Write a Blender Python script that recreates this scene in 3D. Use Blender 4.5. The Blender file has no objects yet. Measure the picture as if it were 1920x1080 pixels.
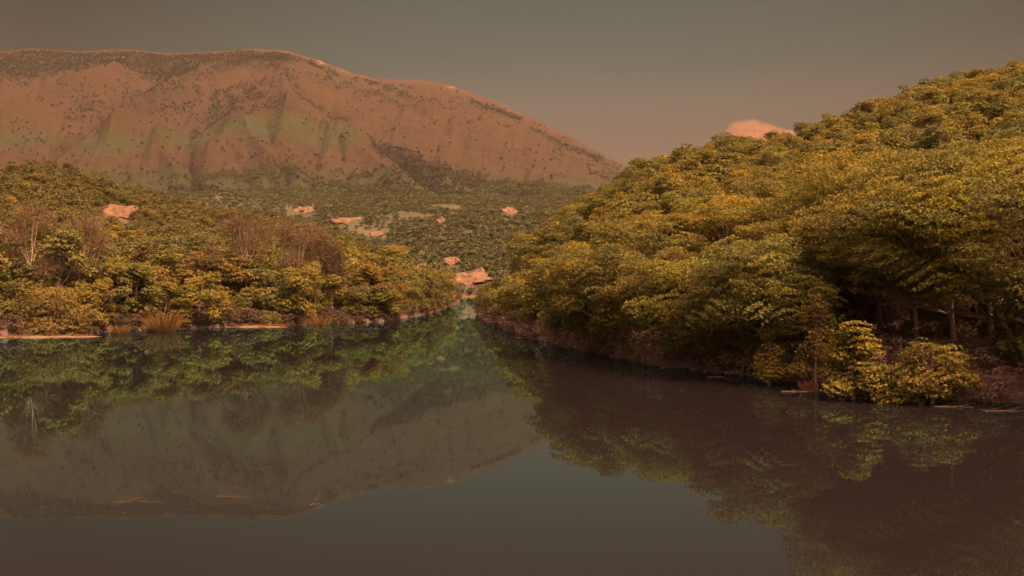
import bpy, math, random
import numpy as np
from mathutils import Vector, Matrix

S = bpy.context.scene
COL = S.collection
R = math.radians

# ------------------------------------------------------------------ camera
F, CX, HY, CAMZ = 1866.67, 960.0, 530.0, 5.0      # focal length and horizon in pixels of the 1920-wide photo
cam_d = bpy.data.cameras.new('camera'); cam_d.lens = 35; cam_d.sensor_width = 36
cam_d.clip_start = 0.5; cam_d.clip_end = 30000
cam = bpy.data.objects.new('camera', cam_d); COL.objects.link(cam)
cam.location = (0, 0, CAMZ); cam.rotation_euler = (R(90 - 0.307), 0, 0)
S.camera = cam

# ------------------------------------------------------------------ light
SUN_EL, SUN_AZ = 50.0, 124.0       # azimuth clockwise from +Y (straight ahead): from the right, a little behind
sun_d = bpy.data.lights.new('sun', 'SUN'); sun_d.energy = 2.05; sun_d.angle = R(0.6); sun_d.color = (1.0, 0.76, 0.45)
sun = bpy.data.objects.new('sun', sun_d); COL.objects.link(sun)
sd = Vector((math.sin(R(SUN_AZ)) * math.cos(R(SUN_EL)), math.cos(R(SUN_AZ)) * math.cos(R(SUN_EL)), math.sin(R(SUN_EL))))
sun.rotation_euler = sd.to_track_quat('Z', 'Y').to_euler()

W = bpy.data.worlds.new('World'); S.world = W; W.use_nodes = True
nt = W.node_tree; N = nt.nodes; L = nt.links
bg = N['Background']; bg.inputs['Strength'].default_value = 0.15
sky = N.new('ShaderNodeTexSky'); sky.sky_type = 'NISHITA'; sky.sun_disc = False
sky.sun_elevation = R(SUN_EL); sky.sun_rotation = R(SUN_AZ); sky.dust_density = 4.0; sky.air_density = 1.0; sky.ozone_density = 1.0
hs = N.new('ShaderNodeHueSaturation'); hs.inputs['Saturation'].default_value = 0.25
L.new(sky.outputs[0], hs.inputs['Color'])
tc = N.new('ShaderNodeTexCoord'); sp = N.new('ShaderNodeSeparateXYZ'); L.new(tc.outputs['Generated'], sp.inputs[0])
re = N.new('ShaderNodeValToRGB')      # sky tint by height: dimmed low down, bright and warm overhead as added fill
for e in list(re.color_ramp.elements)[1:]: re.color_ramp.elements.remove(e)
SKY_EL = [(0.0, (0.235, 0.118, 0.073)), (0.10, (0.215, 0.108, 0.069)), (0.16, (0.120, 0.093, 0.069)), (0.22, (0.056, 0.087, 0.068)), (0.30, (0.040, 0.080, 0.066)), (0.45, (0.30, 0.21, 0.18)), (0.7, (0.95, 0.58, 0.46)), (1.0, (1.0, 0.62, 0.50))]
re.color_ramp.elements[0].position = SKY_EL[0][0]; re.color_ramp.elements[0].color = (*SKY_EL[0][1], 1)
for p, c in SKY_EL[1:]:
    e = re.color_ramp.elements.new(p); e.color = (*c, 1)
L.new(sp.outputs['Z'], re.inputs[0])
# sky dimmed beside the valley glow, boosted behind the camera to fill shadows
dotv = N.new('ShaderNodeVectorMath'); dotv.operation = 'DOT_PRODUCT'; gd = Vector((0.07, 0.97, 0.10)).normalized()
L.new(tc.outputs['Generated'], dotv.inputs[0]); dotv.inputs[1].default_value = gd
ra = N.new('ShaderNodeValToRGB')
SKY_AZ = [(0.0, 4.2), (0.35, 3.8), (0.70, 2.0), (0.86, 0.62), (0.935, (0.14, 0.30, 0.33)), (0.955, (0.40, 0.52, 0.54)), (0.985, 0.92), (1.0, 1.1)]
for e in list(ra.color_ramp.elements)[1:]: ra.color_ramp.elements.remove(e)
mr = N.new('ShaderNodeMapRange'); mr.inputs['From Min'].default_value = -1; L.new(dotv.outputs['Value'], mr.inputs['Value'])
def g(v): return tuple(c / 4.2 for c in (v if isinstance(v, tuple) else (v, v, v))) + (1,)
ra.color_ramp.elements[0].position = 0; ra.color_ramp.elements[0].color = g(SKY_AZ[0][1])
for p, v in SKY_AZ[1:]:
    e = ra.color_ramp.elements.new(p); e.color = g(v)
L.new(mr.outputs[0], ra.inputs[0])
m1 = N.new('ShaderNodeMix'); m1.data_type = 'RGBA'; m1.blend_type = 'MULTIPLY'; m1.inputs[0].default_value = 1
m2 = N.new('ShaderNodeMix'); m2.data_type = 'RGBA'; m2.blend_type = 'MULTIPLY'; m2.inputs[0].default_value = 1
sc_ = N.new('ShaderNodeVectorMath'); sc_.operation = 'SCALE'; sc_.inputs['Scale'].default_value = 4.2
L.new(hs.outputs[0], m1.inputs[6]); L.new(re.outputs[0], m1.inputs[7])
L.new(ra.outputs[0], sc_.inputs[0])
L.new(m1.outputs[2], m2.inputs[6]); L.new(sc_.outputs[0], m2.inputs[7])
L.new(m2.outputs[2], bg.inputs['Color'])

S.view_settings.view_transform = 'Standard'; S.view_settings.look = 'None'
S.view_settings.exposure = 1.08; S.view_settings.gamma = 1.0; S.view_settings.use_curve_mapping = False
S.render.engine = 'CYCLES'
cy = S.cycles
cy.max_bounces = 6; cy.diffuse_bounces = 4; cy.glossy_bounces = 2; cy.transmission_bounces = 2; cy.transparent_max_bounces = 4; cy.volume_bounces = 3
cy.use_denoising = True; cy.caustics_reflective = False; cy.caustics_refractive = False; cy.sample_clamp_indirect = 4

# ------------------------------------------------------------------ helpers
rng = np.random.default_rng(11)

def tag(o, label=None, cat=None, group=None, kind=None):
    if label: o['label'] = label
    if cat: o['category'] = cat
    if group: o['group'] = group
    if kind: o['kind'] = kind
    return o

def mesh_np(name, verts, quads=None, tris=None, mats=(), smooth=False):
    """Mesh from numpy arrays of quads and triangles."""
    me = bpy.data.meshes.new(name)
    verts = np.asarray(verts, np.float32)
    loops, starts, n = [], [], 0
    if quads is not None and len(quads):
        q = np.asarray(quads, np.int32); loops.append(q.ravel()); starts.append(np.arange(len(q)) * 4); n += len(q) * 4
    if tris is not None and len(tris):
        t = np.asarray(tris, np.int32); loops.append(t.ravel()); starts.append(n + np.arange(len(t)) * 3)
    loops = np.concatenate(loops).astype(np.int32); starts = np.concatenate(starts).astype(np.int32)
    me.vertices.add(len(verts)); me.vertices.foreach_set('co', verts.ravel())
    me.loops.add(len(loops)); me.loops.foreach_set('vertex_index', loops)
    me.polygons.add(len(starts)); me.polygons.foreach_set('loop_start', starts)
    me.update(calc_edges=True); me.validate()
    if smooth: me.polygons.foreach_set('use_smooth', np.ones(len(me.polygons), bool))
    for m in mats: me.materials.append(m)
    return me

def face_attr(me, name, vals):
    a = me.attributes.new(name, 'FLOAT', 'FACE'); a.data.foreach_set('value', np.asarray(vals, np.float32)[:len(me.polygons)])

def link(name, me, parent=None, loc=None, link_it=True):
    o = bpy.data.objects.new(name, me)
    if link_it: COL.objects.link(o)
    if parent is not None: o.parent = parent
    if loc is not None: o.location = loc
    return o

def _hash(i, j, s):
    h = (i.astype(np.int64) * 374761393 + j.astype(np.int64) * 668265263 + s * 974634877) & 0xffffffff
    h = ((h ^ (h >> 13)) * 1274126177) & 0xffffffff
    return ((h ^ (h >> 16)) & 0xffff) / 65535.0

def vnoise(x, y, s=0):
    xi = np.floor(x); yi = np.floor(y); fx = x - xi; fy = y - yi
    fx = fx * fx * fx * (fx * (fx * 6 - 15) + 10); fy = fy * fy * fy * (fy * (fy * 6 - 15) + 10)
    a = _hash(xi, yi, s); b = _hash(xi + 1, yi, s); c = _hash(xi, yi + 1, s); d = _hash(xi + 1, yi + 1, s)
    return a + (b - a) * fx + (c - a) * fy + (a - b - c + d) * fx * fy

def fbm(x, y, o=4, s=0):
    v = 0; a = 0.5
    for k in range(o):
        v = v + a * vnoise(x * 2 ** k, y * 2 ** k, s + k); a *= 0.5
    return v / (1 - 0.5 ** o)

def sstep(a, b, x):
    t = np.clip((x - a) / (b - a), 0, 1); return t * t * (3 - 2 * t)

# ------------------------------------------------------------------ the lie of the land
XL = np.array([(-60, -80), (30, -72), (60, -62), (89, -49), (106, -39), (114, -29), (128, -16.5), (160, -13.5), (233, -13.7), (300, -17), (365, -21)])
XR = np.array([(-60, 60), (0, 40), (30, 31), (40, 24), (42, 19.5), (45.5, 16.5), (53, 13), (59, 9.6), (70, 6.6), (90, 2.2), (120, -2), (155, -4.4), (233, -8), (300, -9), (365, -10.6)])

def inland(x, y):
    """How far a point lies from the water, along x or y (negative on the water)."""
    il = np.interp(y, XL[:, 0], XL[:, 1]) - x
    ir = x - np.interp(y, XR[:, 0], XR[:, 1])
    return np.maximum(np.maximum(il, ir), np.maximum(y - 357, 6 - y))

def proj(x, y, z):
    return CX + F * x / y, HY - (z - CAMZ) * F / y

def pxy(x, y):
    """Bearing expressed as a pixel column; wide of the picture it stays at the end columns."""
    a = np.arctan2(x, y); a = np.clip(a, -0.95, 0.95)
    return CX + F * np.tan(a), np.cos(a)

SKY_R = np.array([(860, 545), (905, 520), (960, 452), (1040, 398), (1100, 352), (1190, 312), (1240, 287), (1300, 270), (1360, 257), (1430, 256), (1500, 240), (1560, 224), (1640, 196), (1700, 168), (1780, 143), (1850, 132), (1910, 122), (2000, 112), (2200, 92), (3600, 90)])
RNG_R = np.array([(860, 165), (905, 168), (960, 145), (1040, 160), (1100, 178), (1190, 195), (1360, 210), (1560, 220), (1900, 228), (3600, 240)])
SKY_L = np.array([(-1700, 330), (-300, 330), (0, 320), (60, 309), (100, 312), (160, 330), (220, 350), (300, 371), (400, 393), (480, 405), (560, 425), (600, 440), (700, 472), (760, 500), (840, 540), (900, 560)])
RNG_L = np.array([(-1700, 450), (0, 430), (200, 415), (400, 390), (560, 340), (700, 300), (840, 245), (900, 240)])
MID = np.array([(0, 0.5), (359, 0.8), (380, 4), (420, 9), (600, 27), (750, 42), (900, 62), (1030, 82), (1150, 104), (6000, 104)])
SKY_M = np.array([(-1700, 240), (-600, 140), (-200, 108), (0, 97), (60, 91), (150, 97), (240, 93), (320, 101), (400, 97), (480, 92), (540, 97), (600, 114), (660, 137), (710, 149), (790, 150), (850, 162), (930, 190), (1000, 222), (1080, 262), (1150, 300), (1190, 322), (1300, 380), (1420, 430), (1700, 460), (3600, 480)])
RM0, RM1 = 1150.0, 2600.0

GULLY = [([(300, 165), (240, 205), (185, 232), (150, 258), (110, 285), (90, 305)], 10, 26),
         ([(430, 205), (400, 225), (355, 258), (357, 310), (370, 350), (380, 368)], 12, 17),
         ([(535, 155), (560, 185), (600, 205), (650, 235)], 9, 16),
         ([(130, 160), (60, 180), (0, 205), (-60, 230)], 10, 18),
         ([(705, 280), (740, 300), (790, 345), (830, 372)], 9, 16),
         ([(620, 250), (640, 300), (655, 345)], 8, 9),
         ([(500, 262), (520, 310), (540, 360)], 8, 7), ([(250, 262), (230, 300), (240, 340)], 9, 8), ([(400, 258), (440, 300), (470, 355)], 8, 7),
         ([(470, 150), (410, 172), (350, 200)], 7, 9), ([(860, 200), (930, 250), (1040, 300)], 12, 8), ([(760, 190), (860, 270), (980, 330)], 14, 9)]
SPUR = [([(215, 150), (130, 182), (40, 225), (-40, 255)], 16, 20), ([(390, 155), (310, 195), (250, 232), (210, 262)], 15, 18),
        ([(537, 150), (530, 200), (540, 245)], 38, 30), ([(540, 240), (640, 262), (700, 285)], 18, 10), ([(540, 240), (430, 262), (390, 300)], 18, 10),
        ([(620, 270), (690, 310), (740, 350)], 14, 7), ([(460, 262), (500, 310), (560, 350)], 14, 6), ([(300, 262), (300, 300), (330, 350)], 14, 7)]

def seg_dist(px, py, pts):
    d = np.full(px.shape, 1e9)
    for (x0, y0), (x1, y1) in zip(pts[:-1], pts[1:]):
        dx, dy = x1 - x0, y1 - y0
        t = np.clip(((px - x0) * dx + (py - y0) * dy) / (dx * dx + dy * dy), 0, 1)
        d = np.minimum(d, np.hypot(px - x0 - t * dx, py - y0 - t * dy))
    return d

def polyi(a, px): return np.interp(px, a[:, 0], a[:, 1])

_cols = np.arange(-900, 3200, 10.0)
def _shore(side):
    """Distance at which each bearing leaves the water."""
    out = []
    for c in _cols:
        t = (c - CX) / F; ys = np.arange(8, 380, 0.5); il = inland(ys * t, ys)
        k = np.argmax(il > 0); out.append(ys[k] * math.hypot(1, t))
    return np.array(out)
SHORE = _shore(0)

def height(x, y):
    x = np.asarray(x, float); y = np.asarray(y, float)
    r = np.hypot(x, y); px, ca = pxy(x, y); front = y > 0
    il = inland(x, y)
    bank = np.clip(il * 0.3, -2.2, 0.35) + np.clip(il - 1.7, 0, 60) * 0.03
    bank = np.where(y < 6, np.clip((6 - y) * 0.5, -2, 3.3), bank)
    z = np.maximum(bank, np.where(il > 0, np.interp(r, MID[:, 0], MID[:, 1]) * sstep(0, 14, il), -9))
    sh = np.interp(px, _cols, SHORE)
    # hill along the near bank
    RR = polyi(RNG_R, px); ZR = CAMZ + (HY - polyi(SKY_R, px)) / F * RR * ca - 6.2
    t = np.clip((r - sh) / np.maximum(RR - sh, 5), 0, 1)
    zr = 0.6 + np.maximum(ZR - 0.6, 0) * (0.25 * t + 0.75 * t ** 1.15)
    zr = np.where(r > RR, np.maximum(ZR, 0.6) - (r - RR) * 0.16, zr)
    okr = (px > 880) & front & (il > 0)
    z = np.where(okr, np.maximum(z, zr), z)
    # wooded spur along the far bank
    RL = polyi(RNG_L, px); ZL = CAMZ + (HY - polyi(SKY_L, px)) / F * RL * ca - 4.6
    t = np.clip((r - sh - 25) / np.maximum(RL - sh - 25, 5), 0, 1)
    zl = 0.6 + np.maximum(ZL - 0.6, 0) * (0.45 * t + 0.55 * t * t)
    zl = np.where(r > RL, np.maximum(ZL, 0.6) - (r - RL) * 0.22, zl)
    okl = (px < 900) & front & (il > 0)
    z = np.where(okl, np.maximum(z, zl), z)
    z = z + np.where(il > 3, sstep(430, 640, r) * (1 - sstep(1000, 1150, r)) * (fbm(x / 120, y / 150, 3, 15) - 0.5) * 44, 0)
    z = z + np.where(il > 3, (fbm(x / 14, y / 14, 3, 5) - 0.5) * np.clip(r / 160, 0, 3.0), 0)
    # mountain
    u = (r - RM0) / (RM1 - RM0); uc = np.clip(u, 0, 1)
    foot = 380 + 6 * np.sin(px / 130.0)
    py = foot + (polyi(SKY_M, px) - foot) * (0.86 * uc + 0.14 * sstep(0, 1, uc))
    d = np.zeros_like(x)
    for pts, w, a in GULLY: d -= 0.75 * a * np.exp(-(seg_dist(px, py, pts) / (0.75 * w)) ** 1.3)
    for k_, (pts, w, a) in enumerate(SPUR): d += (0.8 if k_ == 2 else 1.6 if k_ == 0 else 2.0) * a * np.exp(-(seg_dist(px, py, pts) / (1.1 * w)) ** 1.1)
    wpx = px + 0.35 * (py - 250) + 30 * (fbm(px / 90, py / 120, 2, 9) - .5)
    rn = 1 - np.abs(2 * fbm(wpx / 55, py / 260, 3, 21) - 1)
    d = d * 1.05 + (rn - 0.6) * 12 + (0.75 - np.abs(2 * fbm(wpx / 17, py / 70, 3, 25) - 1)) * 6 + (fbm(x / 60, y / 60, 4, 31) - 0.5) * 7
    env = sstep(0.0, 0.12, u) * (1 - sstep(0.86, 1.0, u)) + 0.12 * sstep(0.8, 1, u)
    zm = CAMZ + (HY - py) / F * np.minimum(r, RM1) * ca + d * env
    zm = np.where(r > RM1, zm - (r - RM1) * 0.10 - np.clip(r - RM1 - 250, 0, None) * 0.16, zm)
    w = sstep(RM0 - 60, RM0 + 80, r) * np.where(front, 1, 0)
    zm = np.maximum(zm, 30)
    z = np.where(w > 0, z * (1 - w) + zm * w, z)
    return z

def ground_hit(px, py, r0=60, r1=2700):
    """Where the line of sight through a pixel meets the ground."""
    rr = np.geomspace(r0, r1, 3000); t = (px - CX) / F; ca = 1 / math.hypot(1, t)
    y = rr * ca; x = y * t; z = CAMZ + (HY - py) / F * y
    h = height(x, y); k = int(np.argmax(h >= z)); return x[k], y[k], h[k], rr[k]

# ------------------------------------------------------------------ materials
def mat(name):
    m = bpy.data.materials.new(name); m.use_nodes = True
    n = m.node_tree.nodes; l = m.node_tree.links
    return m, n, l, n['Principled BSDF'], n['Material Output']

def ramp(n, stops):
    r_ = n.new('ShaderNodeValToRGB')
    for e in list(r_.color_ramp.elements)[1:]: r_.color_ramp.elements.remove(e)
    r_.color_ramp.elements[0].position = stops[0][0]; r_.color_ramp.elements[0].color = (*stops[0][1], 1)
    for p, c in stops[1:]:
        e = r_.color_ramp.elements.new(p); e.color = (*c, 1)
    return r_

def leaf_mat(name, stops, trans=0.25, rough=0.8, spec=0.09):
    m, n, l, b, out = mat(name)
    at = n.new('ShaderNodeAttribute'); at.attribute_name = 'tone'
    oi = n.new('ShaderNodeObjectInfo')
    ad = n.new('ShaderNodeMath'); ad.operation = 'MULTIPLY_ADD'; ad.inputs[1].default_value = 0.45; ad.use_clamp = True
    l.new(oi.outputs['Random'], ad.inputs[0]); l.new(at.outputs['Fac'], ad.inputs[2])
    rp = ramp(n, stops); l.new(ad.outputs[0], rp.inputs[0])
    mx = n.new('ShaderNodeMix'); mx.data_type = 'RGBA'; mx.blend_type = 'MULTIPLY'; mx.inputs[0].default_value = 1
    l.new(rp.outputs[0], mx.inputs[6]); l.new(oi.outputs['Color'], mx.inputs[7])
    l.new(mx.outputs[2], b.inputs['Base Color']); b.inputs['Roughness'].default_value = rough; b.inputs['Specular IOR Level'].default_value = spec
    tr = n.new('ShaderNodeBsdfTranslucent'); l.new(mx.outputs[2], tr.inputs['Color'])
    ms = n.new('ShaderNodeMixShader'); ms.inputs[0].default_value = trans
    l.new(b.outputs[0], ms.inputs[1]); l.new(tr.outputs[0], ms.inputs[2]); l.new(ms.outputs[0], out.inputs[0])
    return m

M_LEAF = leaf_mat('leaves', [(0.0, (0.078, 0.072, 0.022)), (0.45, (0.138, 0.113, 0.025)), (0.8, (0.192, 0.145, 0.024)), (1.1, (0.24, 0.175, 0.024))], 0.4)
M_FARLEAF = leaf_mat('far_leaves', [(0.0, (0.065, 0.055, 0.022)), (0.5, (0.105, 0.082, 0.024)), (1.0, (0.15, 0.11, 0.024))], 0.25)
M_SHRUB = leaf_mat('hill_shrub_leaves', [(0.0, (0.03, 0.029, 0.017)), (0.6, (0.042, 0.038, 0.02)), (1.0, (0.06, 0.05, 0.024))], 0.1)
M_RUST = leaf_mat('rusty_twigs', [(0.0, (0.075, 0.047, 0.024)), (0.6, (0.115, 0.072, 0.033)), (1.0, (0.16, 0.10, 0.042))], 0.2)
M_STRAW = leaf_mat('straw', [(0.0, (0.15, 0.075, 0.028)), (0.6, (0.22, 0.115, 0.034)), (1.0, (0.28, 0.16, 0.045))], 0.25)
M_BRUSH = leaf_mat('fill_brush', [(0.0, (0.16, 0.092, 0.056)), (0.6, (0.22, 0.128, 0.076)), (1.0, (0.27, 0.158, 0.092))], 0.15)  # brown raised so the shade under the trees looks lifted

def bark_mat(name, c0, c1):
    m, n, l, b, out = mat(name)
    t = n.new('ShaderNodeTexCoord'); mp = n.new('ShaderNodeMapping'); mp.inputs['Scale'].default_value = (6, 6, 1.2); l.new(t.outputs['Object'], mp.inputs[0])
    nz = n.new('ShaderNodeTexNoise'); nz.inputs['Scale'].default_value = 2.0; nz.inputs['Detail'].default_value = 6; l.new(mp.outputs[0], nz.inputs[0])
    rp = ramp(n, [(0.3, c0), (0.7, c1)]); l.new(nz.outputs[0], rp.inputs[0]); l.new(rp.outputs[0], b.inputs['Base Color'])
    bp = n.new('ShaderNodeBump'); bp.inputs['Strength'].default_value = 0.6; l.new(nz.outputs[0], bp.inputs['Height']); l.new(bp.outputs[0], b.inputs['Normal'])
    b.inputs['Roughness'].default_value = 0.9
    return m
M_BARK = bark_mat('bark', (0.17, 0.095, 0.07), (0.30, 0.17, 0.125))
M_PALEBARK = bark_mat('pale_bark', (0.32, 0.20, 0.13), (0.5, 0.34, 0.22))
M_DRIFT = bark_mat('driftwood', (0.085, 0.042, 0.018), (0.16, 0.082, 0.032))

def ground_mat():
    m, n, l, b, out = mat('earth')
    geo = n.new('ShaderNodeNewGeometry')
    c = n.new('ShaderNodeVertexColor'); c.layer_name = 'cover'
    n1 = n.new('ShaderNodeTexNoise'); n1.inputs['Scale'].default_value = 0.35; n1.inputs['Detail'].default_value = 8; n1.inputs['Roughness'].default_value = 0.65
    l.new(geo.outputs['Position'], n1.inputs['Vector'])
    n2 = n.new('ShaderNodeTexNoise'); n2.inputs['Scale'].default_value = 0.03; n2.inputs['Detail'].default_value = 10; n2.inputs['Roughness'].default_value = 0.7
    l.new(geo.outputs['Position'], n2.inputs['Vector'])
    mm = n.new('ShaderNodeMath'); mm.operation = 'MULTIPLY'; l.new(n1.outputs[0], mm.inputs[0]); l.new(n2.outputs[0], mm.inputs[1])
    rp = ramp(n, [(0.1, (0.62, 0.6, 0.6)), (0.25, (1, 1, 1)), (0.42, (1.35, 1.3, 1.2))]); l.new(mm.outputs[0], rp.inputs[0])
    mx = n.new('ShaderNodeMix'); mx.data_type = 'RGBA'; mx.blend_type = 'MULTIPLY'; mx.inputs[0].default_value = 1
    l.new(c.outputs[0], mx.inputs[6]); l.new(rp.outputs[0], mx.inputs[7]); l.new(mx.outputs[2], b.inputs['Base Color'])
    bp = n.new('ShaderNodeBump'); bp.inputs['Strength'].default_value = 0.9; bp.inputs['Distance'].default_value = 6.0
    l.new(n2.outputs[0], bp.inputs['Height']); l.new(bp.outputs[0], b.inputs['Normal'])
    b.inputs['Roughness'].default_value = 0.95; b.inputs['Specular IOR Level'].default_value = 0.15
    return m
M_GROUND = ground_mat()

def water_mat():
    m, n, l, b, out = mat('lake_water')
    n.remove(b); df = n.new('ShaderNodeBsdfDiffuse'); df.inputs['Color'].default_value = (0.0124, 0.0080, 0.0076, 1)
    gl = n.new('ShaderNodeBsdfGlossy'); gl.inputs['Color'].default_value = (0.50, 0.97, 1.0, 1); gl.inputs['Roughness'].default_value = 0.0
    fr = n.new('ShaderNodeFresnel'); fr.inputs['IOR'].default_value = 1.36
    mixs = n.new('ShaderNodeMixShader'); l.new(fr.outputs[0], mixs.inputs[0]); l.new(df.outputs[0], mixs.inputs[1]); l.new(gl.outputs[0], mixs.inputs[2]); l.new(mixs.outputs[0], out.inputs[0])
    geo = n.new('ShaderNodeNewGeometry'); mp = n.new('ShaderNodeMapping'); mp.inputs['Scale'].default_value = (0.5, 1.6, 1); l.new(geo.outputs['Position'], mp.inputs[0])
    a = n.new('ShaderNodeTexNoise'); a.inputs['Scale'].default_value = 1.6; a.inputs['Detail'].default_value = 3; l.new(mp.outputs[0], a.inputs['Vector'])
    bp = n.new('ShaderNodeBump'); bp.inputs['Strength'].default_value = 0.010; bp.inputs['Distance'].default_value = 0.05; l.new(a.outputs[0], bp.inputs['Height'])
    l.new(bp.outputs[0], gl.inputs['Normal']); l.new(bp.outputs[0], fr.inputs['Normal'])
    return m
M_WATER = water_mat()

def clay_mat():
    m, n, l, b, out = mat('bare_clay')
    geo = n.new('ShaderNodeNewGeometry'); mp = n.new('ShaderNodeMapping'); mp.inputs['Scale'].default_value = (1, 1, 0.35); l.new(geo.outputs['Position'], mp.inputs[0])
    a = n.new('ShaderNodeTexNoise'); a.inputs['Scale'].default_value = 0.55; a.inputs['Detail'].default_value = 8; a.inputs['Roughness'].default_value = 0.7; l.new(mp.outputs[0], a.inputs['Vector'])
    oi = n.new('ShaderNodeObjectInfo')
    rp = ramp(n, [(0.30, (0.05, 0.026, 0.012)), (0.48, (0.115, 0.052, 0.019)), (0.72, (0.165, 0.080, 0.031))]); l.new(a.outputs[0], rp.inputs[0])
    mx = n.new('ShaderNodeMix'); mx.data_type = 'RGBA'; mx.blend_type = 'MULTIPLY'; mx.inputs[0].default_value = 1
    l.new(rp.outputs[0], mx.inputs[6]); l.new(oi.outputs['Color'], mx.inputs[7]); l.new(mx.outputs[2], b.inputs['Base Color'])
    bp = n.new('ShaderNodeBump'); bp.inputs['Strength'].default_value = 0.8; bp.inputs['Distance'].default_value = 0.6; l.new(a.outputs[0], bp.inputs['Height']); l.new(bp.outputs[0], b.inputs['Normal'])
    b.inputs['Roughness'].default_value = 0.95
    return m
M_CLAY = clay_mat()

# ------------------------------------------------------------------ terrain: one polar sheet, cut into ground, hill and mountain
def woods_mask(px, py):
    """Density of dark scrub on the mountain, 0..1 (in bearing and elevation of the slope as built)."""
    top = polyi(SKY_M, px); h = py - top
    n = fbm(px / 26, py / 12, 4, 41); n2 = fbm(px / 9, py / 6, 3, 55)
    band = sstep(2, 9, h) * (1 - sstep(28, 62 + 14 * np.sin(px / 40), h)) * (1 - sstep(470, 560, px))
    band2 = np.exp(-((px - 640 - (py - 160) * 2.2) / 110) ** 2) * sstep(4, 10, h) * (1 - sstep(20, 60, h)) * 0.6
    m = band * (0.6 + 1.0 * (n > 0.42)) + band2 * (n > 0.5)
    m += 0.55 * np.exp(-(seg_dist(px, py, [(270, 190), (330, 180), (420, 200), (500, 190)]) / 26) ** 2) * (n > .42)
    m += 0.45 * np.exp(-(seg_dist(px, py, [(150, 210), (230, 215), (330, 215), (420, 215)]) / 22) ** 2) * (n2 > .45)
    for pts, w, a in GULLY[:3]: m += 0.8 * np.exp(-(seg_dist(px, py, pts) / 5) ** 2) * (n2 > .42)
    m += 0.9 * np.exp(-(seg_dist(px, py, [(705, 285), (760, 300), (800, 325), (900, 345)]) / 11) ** 2)
    m += 0.9 * np.exp(-(seg_dist(px, py, [(735, 300), (775, 330), (810, 352)]) / 13) ** 2)
    m += 0.8 * np.exp(-(seg_dist(px, py, [(885, 196), (930, 210), (975, 226)]) / 5) ** 2) + 0.6 * np.exp(-(seg_dist(px, py, [(1000, 250), (1090, 290), (1130, 305)]) / 4) ** 2)
    n3 = fbm(px / 6, py / 3.5, 3, 58); cl = np.clip((n - 0.47) * 5, 0, 1)
    m += 0.30 * (n3 > 0.60) * cl * sstep(3, 12, h) + 0.012 * (n2 > 0.58)
    m += sstep(330, 384, py) * np.clip((fbm(px / 40, py / 14, 3, 66) - 0.60 + 0.22 * sstep(335, 384, py) + 0.08 * sstep(600, 760, px)) * 9, 0, 1)
    return np.clip(m, 0, 1)

def mtn_py(r, px):
    uc = np.clip((r - RM0) / (RM1 - RM0), 0, 1); foot = 380 + 6 * np.sin(px / 130.0)
    return foot + (polyi(SKY_M, px) - foot) * (0.86 * uc + 0.14 * sstep(0, 1, uc))

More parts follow.
